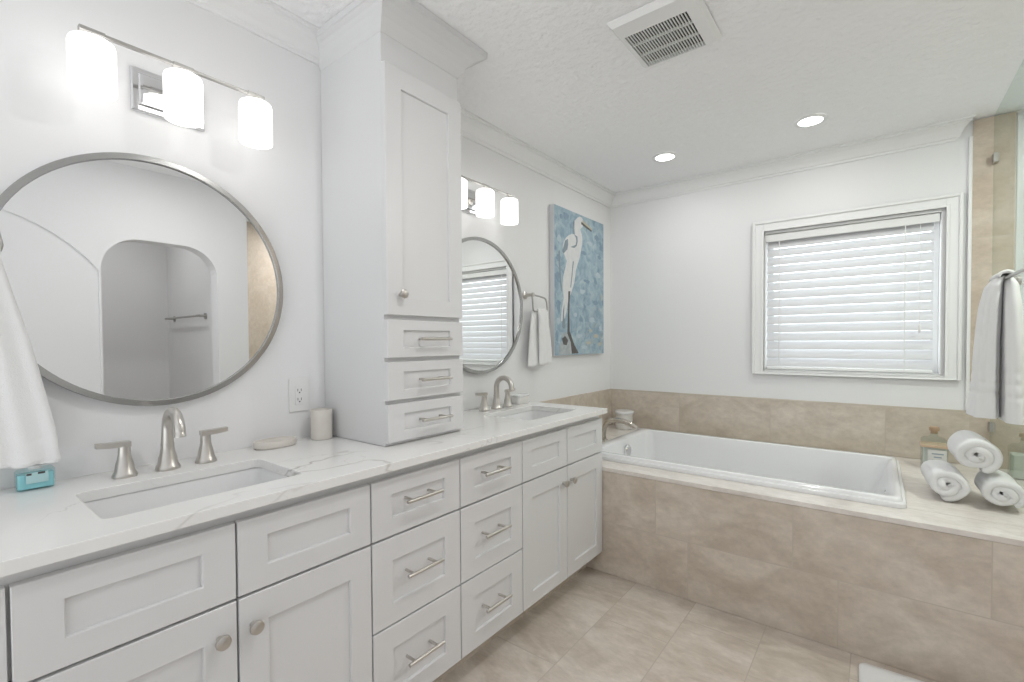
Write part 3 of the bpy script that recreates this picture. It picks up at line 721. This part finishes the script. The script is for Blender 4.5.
# ------------------------------------------------------------------ towel rings and hand towels
def towel_ring(yl, z, label):
    """post at the side nearest the mirror... the loop hangs from it, wider below"""
    root = thing('towel_ring', (0, yl, z), label, 'towel ring', 'satin nickel towel rings')
    m = MB(); m.lathe([(0.024, 0.001), (0.024, 0.006), (0.020, 0.009), (0.012, 0.012), (0.010, 0.05), (0.013, 0.056), (0.013, 0.068), (0.010, 0.071)], (0, yl, z), axis=0, n=28); m.build('post', MT['nickel'], root, smooth=True)
    P = [(-.006, .0), (.015, -.002), (.075, -.006), (.125, -.012), (.142, -.020), (.150, -.038), (.158, -.085), (.156, -.096), (.144, -.100), (.08, -.100), (.016, -.100), (.006, -.094), (.002, -.08), (-.004, -.03), (-.007, -.01)]
    MB().tube([(0.062, yl + a, z + b) for a, b in P], 0.0052, 10, closed=True).build('ring', MT['nickel_dark'], root, smooth=True)
    return root
tr2 = towel_ring(2.333, 1.548, 'satin nickel towel ring beside the bird painting')
copy_tree(tr2, (0, -0.022, 1.585), 'satin nickel towel ring at the edge of the mirror reflecting the arched doorway')

def towel_layer(m, secs, n=28, seed=0, rip=3, band=None):
    """secs: (z, yc, half width, xc, half thickness, ripple); a soft closed pad"""
    rnd = random.Random(seed); ph = rnd.random() * 6
    rings = []
    for z, yc, hw, xc, ht, ra in secs:
        ring = []
        for k in range(n):
            a = 2 * PI * k / n; ca, sa = math.cos(a), math.sin(a)
            u = math.copysign(abs(ca) ** 0.75, ca); v = math.copysign(abs(sa) ** 0.55, sa)
            wob = ra * math.sin(rip * PI * u + ph + z * 3)
            ring.append((xc + ht * v + wob, yc + hw * u, z + 0.004 * math.sin(4 * u + ph)))
        rings.append(ring)
    m.loft(rings)
def interp(keys, n):
    out = []
    for i in range(n):
        t = i / (n - 1) * (len(keys) - 1); k = min(int(t), len(keys) - 2); f = t - k
        out.append(tuple(a + (b - a) * f for a, b in zip(keys[k], keys[k + 1])))
    return out
def banded(secs, bands, depth=0.0025):
    out = []
    for s in secs:
        q = list(s)
        for zb in bands:
            if abs(s[0] - zb) < 0.006: q[4] -= depth
        out.append(tuple(q))
    return out
def hand_towel(yc, xc, zt, zb1, zb2, wt, wb, skew, label, seed, fw=1.0):
    root = thing('hand_towel', (xc, yc, (zt + zb1) / 2), label, 'towel', 'white hand towels on rings')
    m = MB()
    dz = zt - zb1
    def slim(q): return (q[0], q[1] + (1 - fw) * q[2], q[2] * fw) + tuple(q[3:])
    towel_layer(m, banded(interp([slim(q) for q in [(zt, yc, wt * .8, xc, .006, 0), (zt - .008, yc, wt, xc + .004, .014, .001), (zt - .06 , yc + skew * .1, wt, xc + .016, .010, .003), (zt - dz * .45, yc + skew * .5, wt + (wb - wt) * .5, xc + .019, .010, .005), (zb1 + .075, yc + skew * .9, wb * .98, xc + .020, .010, .005), (zb1 + .01, yc + skew, wb, xc + .021, .010, .006), (zb1, yc + skew, wb * .97, xc + .021, .005, .006)]], 45), [zb1 + .062, zb1 + .078]), seed=seed, rip=2)
    m.build('front_fold', MT['towel'], root, sub=1)
    m = MB()
    towel_layer(m, interp([(zt - .006, yc - .004, wt * .9, xc - .006, .006, 0), (zt - .05, yc - .01, wt, xc - .010, .008, .002), (zt - dz * .5, yc - .025, wt, xc - .010, .008, .004), (zb2 + .01, yc - .03 + skew * .3, wb, xc - .004, .010, .005), (zb2, yc - .03 + skew * .3, wb * .97, xc - .004, .005, .005)], 30), seed=seed + 3, rip=2)
    m.build('back_fold', MT['towel'], root, sub=1)
hand_towel(2.412, 0.060, 1.470, 1.120, 1.112, 0.070, 0.094, 0.014, 'white hand towel hanging from the ring beside the bird painting', 1, fw=0.74)
hand_towel(0.068, 0.060, 1.520, 0.964, 0.968, 0.066, 0.134, 0.026, 'white hand towel hanging over the aqua soap bottle', 2, fw=0.40)

# ------------------------------------------------------------------ bird painting
PY0, PY1, PZ0, PZ1 = 2.609, 3.312, 1.166, 2.166
pt = MB().slot(0)
pt.box((0.002, PY0, PZ0), (0.0385, PY1, PZ1), 0.002, 1)
pt.slot(1); pt.box((0.0380, PY0 + .003, PZ0 + .003), (0.0400, PY1 - .003, PZ1 - .003))
def stroke(pts, slot, x): pt.slot(slot).prism(pts, 0, 0.0395, x)
rndp = random.Random(11)
def dab(y, z, ry, rz, slot):
    n = 11; stroke([(y + ry * (0.55 + 0.45 * rndp.random()) * math.cos(2*PI*k/n), z + rz * (0.55 + 0.45 * rndp.random()) * math.sin(2*PI*k/n)) for k in range(n)], slot, 0.0402 + rndp.random() * 0.0001)
for y, z, ry, rz in ((2.755, 2.115, .055, .030), (2.70, 2.10, .03, .022), (2.66, 1.82, .035, .030), (2.65, 1.70, .03, .045), (3.20, 2.04, .04, .030), (3.24, 1.90, .035, .02), (3.05, 1.70, .06, .018), (3.18, 1.55, .05, .02), (2.66, 1.50, .035, .05), (3.00, 1.90, .05, .02), (2.64, 1.30, .02, .05)): dab(y, z, ry, rz, 7)
for y, z, ry, rz in ((3.10, 1.98, .06, .02), (3.22, 1.76, .05, .03), (2.98, 1.62, .05, .02), (3.12, 1.42, .06, .025), (2.67, 1.95, .03, .03), (2.93, 1.30, .05, .02), (2.66, 1.40, .03, .03), (3.00, 1.22, .06, .02), (3.26, 1.36, .03, .03), (2.88, 1.45, .03, .02)): dab(y, z, ry, rz, 8)
for y, z, ry, rz in ((3.18, 1.30, .05, .018), (3.06, 1.25, .05, .014), (3.24, 1.24, .03, .02), (3.10, 1.34, .035, .012), (3.28, 1.60, .012, .03)): dab(y, z, ry, rz, 6)
rock = [(2.691, 1.315), (2.772, 1.324), (2.829, 1.273), (2.846, 1.203), (2.829, 1.172), (2.659, 1.173), (2.667, 1.232), (2.723, 1.273)]
body = [(2.87, 2.103), (2.91, 2.134), (2.945, 2.150), (2.977, 2.148), (3.006, 2.121), (2.982, 2.083), (2.951, 2.061), (2.971, 2.031), (2.981, 1.999), (2.975, 1.95), (2.959, 1.903), (2.940, 1.855), (2.917, 1.814), (2.887, 1.761), (2.866, 1.674), (2.815, 1.584), (2.79, 1.565), (2.770, 1.50), (2.756, 1.46), (2.74, 1.417), (2.692, 1.395), (2.690, 1.43), (2.696, 1.466), (2.725, 1.56), (2.709, 1.634), (2.720, 1.70), (2.745, 1.76), (2.766, 1.811), (2.728, 1.861), (2.713, 1.899), (2.730, 1.94), (2.759, 1.97), (2.80, 1.995), (2.837, 2.007), (2.872, 2.012), (2.861, 2.04), (2.858, 2.07)]
stroke(rock, 5, 0.0404); stroke(body, 2, 0.0406)
stroke([(2.982, 2.132), (3.06, 2.115), (3.125, 2.093), (3.122, 2.080), (2.982, 2.106)], 6, 0.0408)
stroke([(2.965, 2.118), (3.05, 2.098), (3.122, 2.082), (3.116, 2.072), (3.03, 2.086), (2.965, 2.100)], 4, 0.0410)
stroke([(2.744, 1.947), (2.782, 1.965), (2.785, 1.93), (2.774, 1.892), (2.728, 1.858), (2.708, 1.867)], 3, 0.0408)
stroke([(2.861, 2.011), (2.91, 2.003), (2.915, 1.97), (2.901, 1.936), (2.868, 1.915), (2.813, 1.914), (2.850, 1.926), (2.885, 1.940), (2.895, 1.965), (2.888, 1.990)], 3, 0.0409)
stroke([(2.858, 2.10), (2.872, 2.104), (2.868, 2.05), (2.876, 2.012), (2.855, 2.010), (2.846, 2.05)], 3, 0.0409)
stroke([(2.785, 1.607), (2.812, 1.609), (2.800, 1.53), (2.797, 1.462), (2.800, 1.333), (2.829, 1.29), (2.863, 1.238), (2.923, 1.178), (2.829, 1.176), (2.815, 1.256), (2.771, 1.316), (2.778, 1.461)], 4, 0.0409)
stroke([(2.715, 1.47), (2.732, 1.52), (2.728, 1.44), (2.745, 1.38), (2.73, 1.345), (2.705, 1.36)], 3, 0.0408)
stroke([(2.845, 1.82), (2.86, 1.82), (2.84, 1.72), (2.82, 1.63), (2.812, 1.64), (2.83, 1.73)], 3, 0.0408)
stroke([(2.70, 1.28), (2.74, 1.30), (2.78, 1.27), (2.76, 1.235), (2.72, 1.24)], 4, 0.0407)
stroke([(2.66, 1.86), (2.676, 1.87), (2.69, 1.70), (2.700, 1.60), (2.690, 1.60), (2.672, 1.70)], 3, 0.0404)
pt.slot(0)
po = pt.build('bird_painting', [MT['canvas_edge'], MT['canvas'], MT['p_white'], MT['p_grey'], MT['p_dark'], MT['p_rock'], MT['p_ochre'], MT['p_blue'], MT['p_pale']], origin=(0, PY0, PZ0))
tag(po, 'blue canvas painting of a white wading bird on the wall', 'painting')

# ------------------------------------------------------------------ tub surround, bathtub, filler spout
UX0, UX1, UY0, UY1 = 0.318, 1.818, 2.432, 3.345
ts = thing('tub_surround', (1.1, 2.9, 0), 'beige stone-tiled tub surround under the window', 'tub surround')
MB().box((0.002, YA + .012, 0), (3.098, YA + .028, 0.555)).box((0.002, YA, 0.0), (3.098, YA + .012, 0.557), 0.002, 1).build('tiled_apron', MT['tile_apron'], ts)
m = MB()
zt, zb_ = ZD, 0.557
m.box((0.002, YA - .003, zb_), (3.098, UY0 + .03, zt), 0.003); m.box((0.002, UY1 - .03, zb_), (3.098, YB - .013, zt)); m.box((0.002, UY0 + .03, zb_), (UX0 + .03, UY1 - .03, zt)); m.box((UX1 - .03, UY0 + .03, zb_), (3.098, UY1 - .03, zt))
m.build('deck', MT['tile_deck'], ts)
tb = thing('bathtub', ((UX0 + UX1) / 2, (UY0 + UY1) / 2, 0.05), 'white rectangular drop-in bathtub set in the tiled surround', 'bathtub')
def tr_(l, r, f, b, z, rad): return [(x, y, z) for x, y in rrect(UX0 + l, UX1 - r, UY0 + f, UY1 - b, rad, 6)]
m = MB()
m.loft([tr_(0, 0, 0, 0, ZD + .0005, .035), tr_(0, 0, 0, 0, ZD + .016, .035), tr_(.003, .003, .003, .003, ZD + .020, .033), tr_(.012, .012, .012, .012, ZD + .021, .03), tr_(.016, .016, .016, .016, ZD + .032, .028), tr_(.020, .020, .020, .020, ZD + .035, .026),
        tr_(.075, .030, .050, .050, ZD + .035, .035), tr_(.082, .037, .057, .057, ZD + .031, .04), tr_(.088, .055, .066, .066, ZD - .01, .05), tr_(.10, .12, .085, .085, 0.40, .07), tr_(.13, .22, .11, .11, 0.20, .09), tr_(.17, .30, .15, .15, 0.15, .10), tr_(.3, .45, .28, .28, 0.14, .10)], cap0=False)
m.build('tub_shell', MT['acrylic'], tb, smooth=True)
m = MB(); m.lathe([(0.042, 0), (0.042, 0.010), (0.035, 0.017), (0.006, 0.019)], (UX0 + .094, 2.905, 0.535), axis=0, n=32); m.build('overflow_plate', MT['chrome'], tb, smooth=True)
m = MB(); m.lathe([(0.006, 0), (0.006, -.006), (0.002, -.007)], (UX1 - .062, 2.75, 0.560), axis=0, n=12); m.build('headrest_stud', MT['chrome'], tb, smooth=True)

fs = thing('tub_spout', (0.243, 2.90, ZD), 'brushed nickel arched tub spout on the deck beside the white candle jar', 'tub faucet')
m = MB(); m.lathe([(0.036, 0.0005), (0.036, 0.006), (0.028, 0.012), (0.020, 0.016)], (0.243, 2.90, ZD), n=28)
path = [(0.243, 2.90, ZD + .008), (0.244, 2.90, ZD + .05), (0.250, 2.90, ZD + .09), (0.268, 2.90, ZD + .122), (0.302, 2.90, ZD + .146), (0.350, 2.90, ZD + .155), (0.400, 2.90, ZD + .148), (0.450, 2.90, ZD + .128), (0.486, 2.90, ZD + .108)]
m.tube(path, [.020, .0185, .0175, .0165, .016, .0165, .018, .019, .0185], 16)
m.build('spout', MT['nickel_gloss'], fs, smooth=True)
for yy in (2.76, 3.04):
    h = MB(); h.lathe([(0.026, 0.0005), (0.026, 0.006), (0.018, 0.02), (0.013, 0.05), (0.014, 0.06)], (0.150, yy, ZD), n=24); h.build('valve', MT['nickel_gloss'], fs, smooth=True)
    h = MB(); h.box((0.10, yy - .008, ZD + .060), (0.165, yy + .008, ZD + .072), 0.003); h.build('lever', MT['nickel_gloss'], fs)
cj = thing('candle_jar', (0.165, 3.40, ZD), 'white ceramic jar with a flat lid in the tub deck corner under the bird painting', 'jar')
MB().lathe([(0.060, 0.0005), (0.066, 0.004), (0.068, 0.03), (0.070, 0.038), (0.050, 0.044), (0.048, 0.05), (0.060, 0.056), (0.064, 0.064), (0.064, 0.112), (0.060, 0.117)], (0.165, 3.41, ZD), n=36).build('jar_body', MT['wax'], cj, smooth=True)
MB().lathe([(0.066, 0.1175), (0.072, 0.120), (0.072, 0.136), (0.069, 0.140), (0.01, 0.140)], (0.165, 3.41, ZD), n=36).build('lid', MT['porcelain'], cj, smooth=True)

# ------------------------------------------------------------------ rolled towels
def rolled_towel(c, R, ln, ang, label, seed, a0=0.0, sq=0.9, tilt=0.0):
    rnd = random.Random(seed)
    o = (c[0], c[1], c[2])
    turns = 2.3; npt = 90; th = R / (turns + .6) * 1.0
    pitch = (R - th * .85) / turns
    cl = []
    for i in range(npt + 1):
        t = i / npt; a = a0 - t * turns * 2 * PI; r = th * .16 + pitch * turns * t
        r *= 1 + 0.035 * math.sin(3 * a + seed) + 0.02 * math.sin(5 * a + seed * 2)
        cl.append((r * math.cos(a), r * math.sin(a) * sq))
    m = MB(); secs = []
    L = [0, .006, .02, .06, .12, .18, ln - .02, ln - .006, ln]
    for l in L:
        e = min(l, ln - l); k = 0.62 if e < .001 else (0.90 if e < .01 else 1.03)
        ring_o, ring_i = [], []
        for i in range(npt + 1):
            p0 = cl[max(i - 1, 0)]; p1 = cl[min(i + 1, npt)]
            tx, tz = p1[0] - p0[0], p1[1] - p0[1]; d = math.hypot(tx, tz) or 1; nx, nz = tz / d, -tx / d
            w = th * .5 * k * (0.6 if i in (0, npt) else 1.0)
            j = 1 + 0.03 * math.sin(i * .37 + l * 40 + seed)
            off = 0.006 * math.sin(i * 0.21 + seed) * (1 - l / ln)
            x, z = cl[i][0] * j, cl[i][1] * j
            y = l + off
            ca, sa = math.cos(ang), math.sin(ang)
            def W(px, pz, py): return (c[0] + px * ca - py * sa, c[1] + px * sa + py * ca, c[2] + pz + py * tilt)
            ring_o.append(W(x + nx * w, z + nz * w, y)); ring_i.append(W(x - nx * w, z - nz * w, y))
        secs.append(ring_o + ring_i[::-1])
    n_ = len(secs[0])
    V = [m.bm.verts.new(p) for s in secs for p in s]
    for si in range(len(secs) - 1):
        for i in range(n_):
            j = (i + 1) % n_
            m.bm.faces.new((V[si*n_+i], V[si*n_+j], V[(si+1)*n_+j], V[(si+1)*n_+i]))
    half = n_ // 2
    for base, flip in ((0, 1), ((len(secs) - 1) * n_, 0)):
        for i in range(half - 1):
            q = [V[base + i], V[base + i + 1], V[base + n_ - 2 - i], V[base + n_ - 1 - i]]
            m.bm.faces.new(q[::-1] if flip else q)
    ob = m.build('rolled_towel', MT['towel'], origin=o)
    for p in ob.data.polygons: p.use_smooth = True
    tag(ob, label, 'towel', 'rolled white towels')
    return ob
rolled_towel((1.953, 2.640, ZD + .0735), 0.083, 0.25, 0.06, 'rolled white towel lying at the bottom of the pile, beside the tub rim', 1, a0=0.1, sq=0.88)
rolled_towel((2.110, 2.615, ZD + .0690), 0.076, 0.23, 0.0, 'rolled white towel lying at the bottom of the pile, against the shower glass', 2, a0=1.0, sq=0.90)
rolled_towel((2.040, 2.645, ZD + .2060), 0.088, 0.25, 0.03, 'rolled white towel resting on top of the other two rolls', 3, a0=0.6, sq=0.93)

# ------------------------------------------------------------------ bath oil bottles
def oil_bottle(x, y, label, body, group, wood):
    root = thing('bath_bottle', (x, y, ZD), label, 'bottle')
    s = 0.052
    def R(i, z, r=.010): return [(px, py, z) for px, py in rrect(x - s + i, x + s - i, y - s + i, y + s - i, max(r, .002))]
    MB().loft([R(.003, ZD + .0005), R(0, ZD + .004), R(0, ZD + .150), R(.010, ZD + .162, .012), R(.032, ZD + .170, .012), R(.036, ZD + .176, .012), R(.036, ZD + .190, .012)]).build('bottle_shell', MT['bottle_glass'], root, smooth=True)
    MB().loft([R(.005, ZD + .006, .008), R(.005, ZD + .118, .008)]).build('contents', body, root, smooth=True)
    MB().lathe([(0.0135, 0.186), (0.014, 0.200), (0.020, 0.201), (0.021, 0.207), (0.020, 0.219), (0.017, 0.222)], (x, y, ZD), n=24).build('stopper', MT['cork'], root, smooth=True)
    if wood:
        m = MB()
        m.box((x - s - .0015, y - s - .0015, ZD + .118), (x + s + .0015, y + s + .0015, ZD + .132), 0.001, 1); m.build('wooden_collar', MT['wood'], root)
        m = MB().slot(0); m.box((x - .028, y - s - .0012, ZD + .03), (x + .046, y - s - .0002, ZD + .108)); m.slot(1)
        for k, (a, b) in enumerate(((-.012, .034), (-.004, .026), (-.012, .034))): m.box((x + a, y - s - .0016, ZD + .085 - k * .017), (x + b, y - s - .0011, ZD + .091 - k * .017))
        m.build('bottle_label', [MT['label'], MT['label_ink']], root)
    return root
oil_bottle(1.957, 3.30, 'square clear glass bath oil bottle with a cork, behind the rolled towels', MT['oil'], None, True)
oil_bottle(2.288, 3.32, 'pale bath salts bottle with a cork behind the shower glass', MT['bath_salt'], None, False)

# ------------------------------------------------------------------ shower glass, towel bar, bath towel
sg = thing('shower_glass_panel', (XG, 2.9, ZD), 'clear shower glass panel standing on the tub deck', 'glass panel')
MB().box((XG, YA + .01, ZD + .001), (XG + .010, YB - .014, ZC - .004)).build('glass_sheet', MT['shower_glass'], sg)
for z in (0.80, 2.20): MB().box((XG - .006, YB - .056, z - .024), (XG + .016, YB - .0125, z + .024), 0.002).build('wall_clip', MT['nickel_dark'], sg)
tbx, tbz = 2.128, 1.506
br_ = thing('towel_bar', (tbx, 2.4, tbz), 'nickel towel bar mounted on the shower glass', 'towel bar')
m = MB(); m.tube([(tbx, 1.98, tbz), (tbx, 2.90, tbz)], 0.007, 14); m.build('bar', MT['nickel_dark'], br_, smooth=True)
for y in (2.02, 2.86):
    MB().lathe([(0.009, tbx), (0.009, XG - .012), (0.020, XG - .010), (0.020, XG - .0005)], (0, y, tbz), axis=0, n=24).build('bracket', MT['nickel'], br_, smooth=True)

bt = thing('bath_towel', (tbx, 2.78, 1.2), 'white bath towel gathered over the bar on the shower glass', 'towel')
def drape(m, keys, bands, n=40, seed=0, folds=3, amp=0.006):
    """keys: (z, x centre, half depth in x, y centre, half width in y)"""
    secs = interp(keys, 64); rings = []
    for z, xc, hx, yc, hy in secs:
        ring = []
        sq = 1.0
        for zb in bands:
            if abs(z - zb) < 0.008: sq = 0.93
        for k in range(n):
            a = 2 * PI * k / n; ca, sa = math.cos(a), math.sin(a)
            u = math.copysign(abs(ca) ** 0.7, ca); v = math.copysign(abs(sa) ** 0.7, sa)
            w = amp * math.sin(folds * a * 2 + seed + z * 2.0) * min(1, (1.53 - z) * 6)
            ring.append((xc + (hx + w) * u * sq, yc + (hy + w) * v * sq, z))
        rings.append(ring)
    m.loft(rings)
m = MB()
drape(m, [(1.518, 2.122, .008, 2.80, .06), (1.512, 2.114, .014, 2.80, .075), (1.48, 2.100, .022, 2.80, .085), (1.40, 2.091, .027, 2.80, .09), (1.25, 2.083, .030, 2.80, .095), (1.10, 2.079, .034, 2.80, .10), (1.02, 2.076, .038, 2.80, .105), (0.955, 2.073, .042, 2.80, .11), (0.935, 2.073, .043, 2.80, .11)], [1.04, 1.085, 1.13], seed=0.5)
m.build('outer_drop', MT['towel'], bt, sub=1)
m = MB()
drape(m, [(1.516, 2.130, .008, 2.79, .06), (1.508, 2.140, .012, 2.79, .075), (1.48, 2.145, .020, 2.78, .085), (1.40, 2.146, .024, 2.76, .09), (1.25, 2.149, .027, 2.75, .095), (1.10, 2.151, .029, 2.75, .10), (1.00, 2.153, .031, 2.75, .105), (0.94, 2.154, .032, 2.75, .11), (0.925, 2.154, .032, 2.75, .11)], [1.03, 1.075, 1.12], seed=2.1, amp=0.003)
m.build('inner_drop', MT['towel'], bt, sub=1)
m = MB()
arc = []
for k in range(13):
    a = PI - PI * k / 12; arc.append((tbx + .018 * math.cos(a), tbz + .004 + .018 * math.sin(a)))
m.loft([[(x + math.copysign(.0, 1) * 0, 2.80 + dy, z + dzz) for x, z in arc for dzz in (0,)] for dy in (-.085, -.03, .03, .085)], closed=False)
sol = m.build('fold_over_bar', MT['towel'], bt, smooth=False)
md = sol.modifiers.new('thick', 'SOLIDIFY'); md.thickness = 0.012; md.offset = 1
for p in sol.data.polygons: p.use_smooth = True

# ------------------------------------------------------------------ bath mat
bmx0, bmx1, bmy0, bmy1 = 1.682, 2.165, 1.45, 2.250
m = MB(); nx, ny = 26, 40; rnd = random.Random(4)
rings = []
def matring(i, z, r=.03): return [(x, y, z) for x, y in rrect(bmx0 + i, bmx1 - i, bmy0 + i, bmy1 - i, max(r - i * .5, .004), 5)]
m.loft([matring(.002, .001), matring(0, .006), matring(.002, .014), matring(.010, .018), matring(.03, .019), matring(.08, .019), matring(.2, .019)])
mo = m.build('bath_mat', MT['mat'], origin=((bmx0 + bmx1) / 2, (bmy0 + bmy1) / 2, 0), smooth=True)
mo.rotation_euler = (0, 0, 0.03)
tag(mo, 'white cotton bath mat on the floor along the tub apron', 'bath mat')

# ------------------------------------------------------------------ towel bar in the alcove, seen through the arch in the mirror
ar = thing('alcove_towel_bar', (3.05, 1.5, 1.49), 'dark metal towel bar in the arched alcove, seen in the round mirror', 'towel bar')
MB().tube([(2.66, 1.44, 1.49), (3.48, 1.44, 1.49)], 0.009, 12).build('bar', MT['nickel_dark'], ar, smooth=True)
for x in (2.70, 3.44): MB().lathe([(0.010, -.068), (0.010, -.012), (0.026, -.010), (0.026, -.0005)], (x, 1.5, 1.49), axis=1, n=20).build('bracket', MT['nickel_dark'], ar, smooth=True)

for o in bpy.data.objects:
    if '_o' in o: del o['_o']
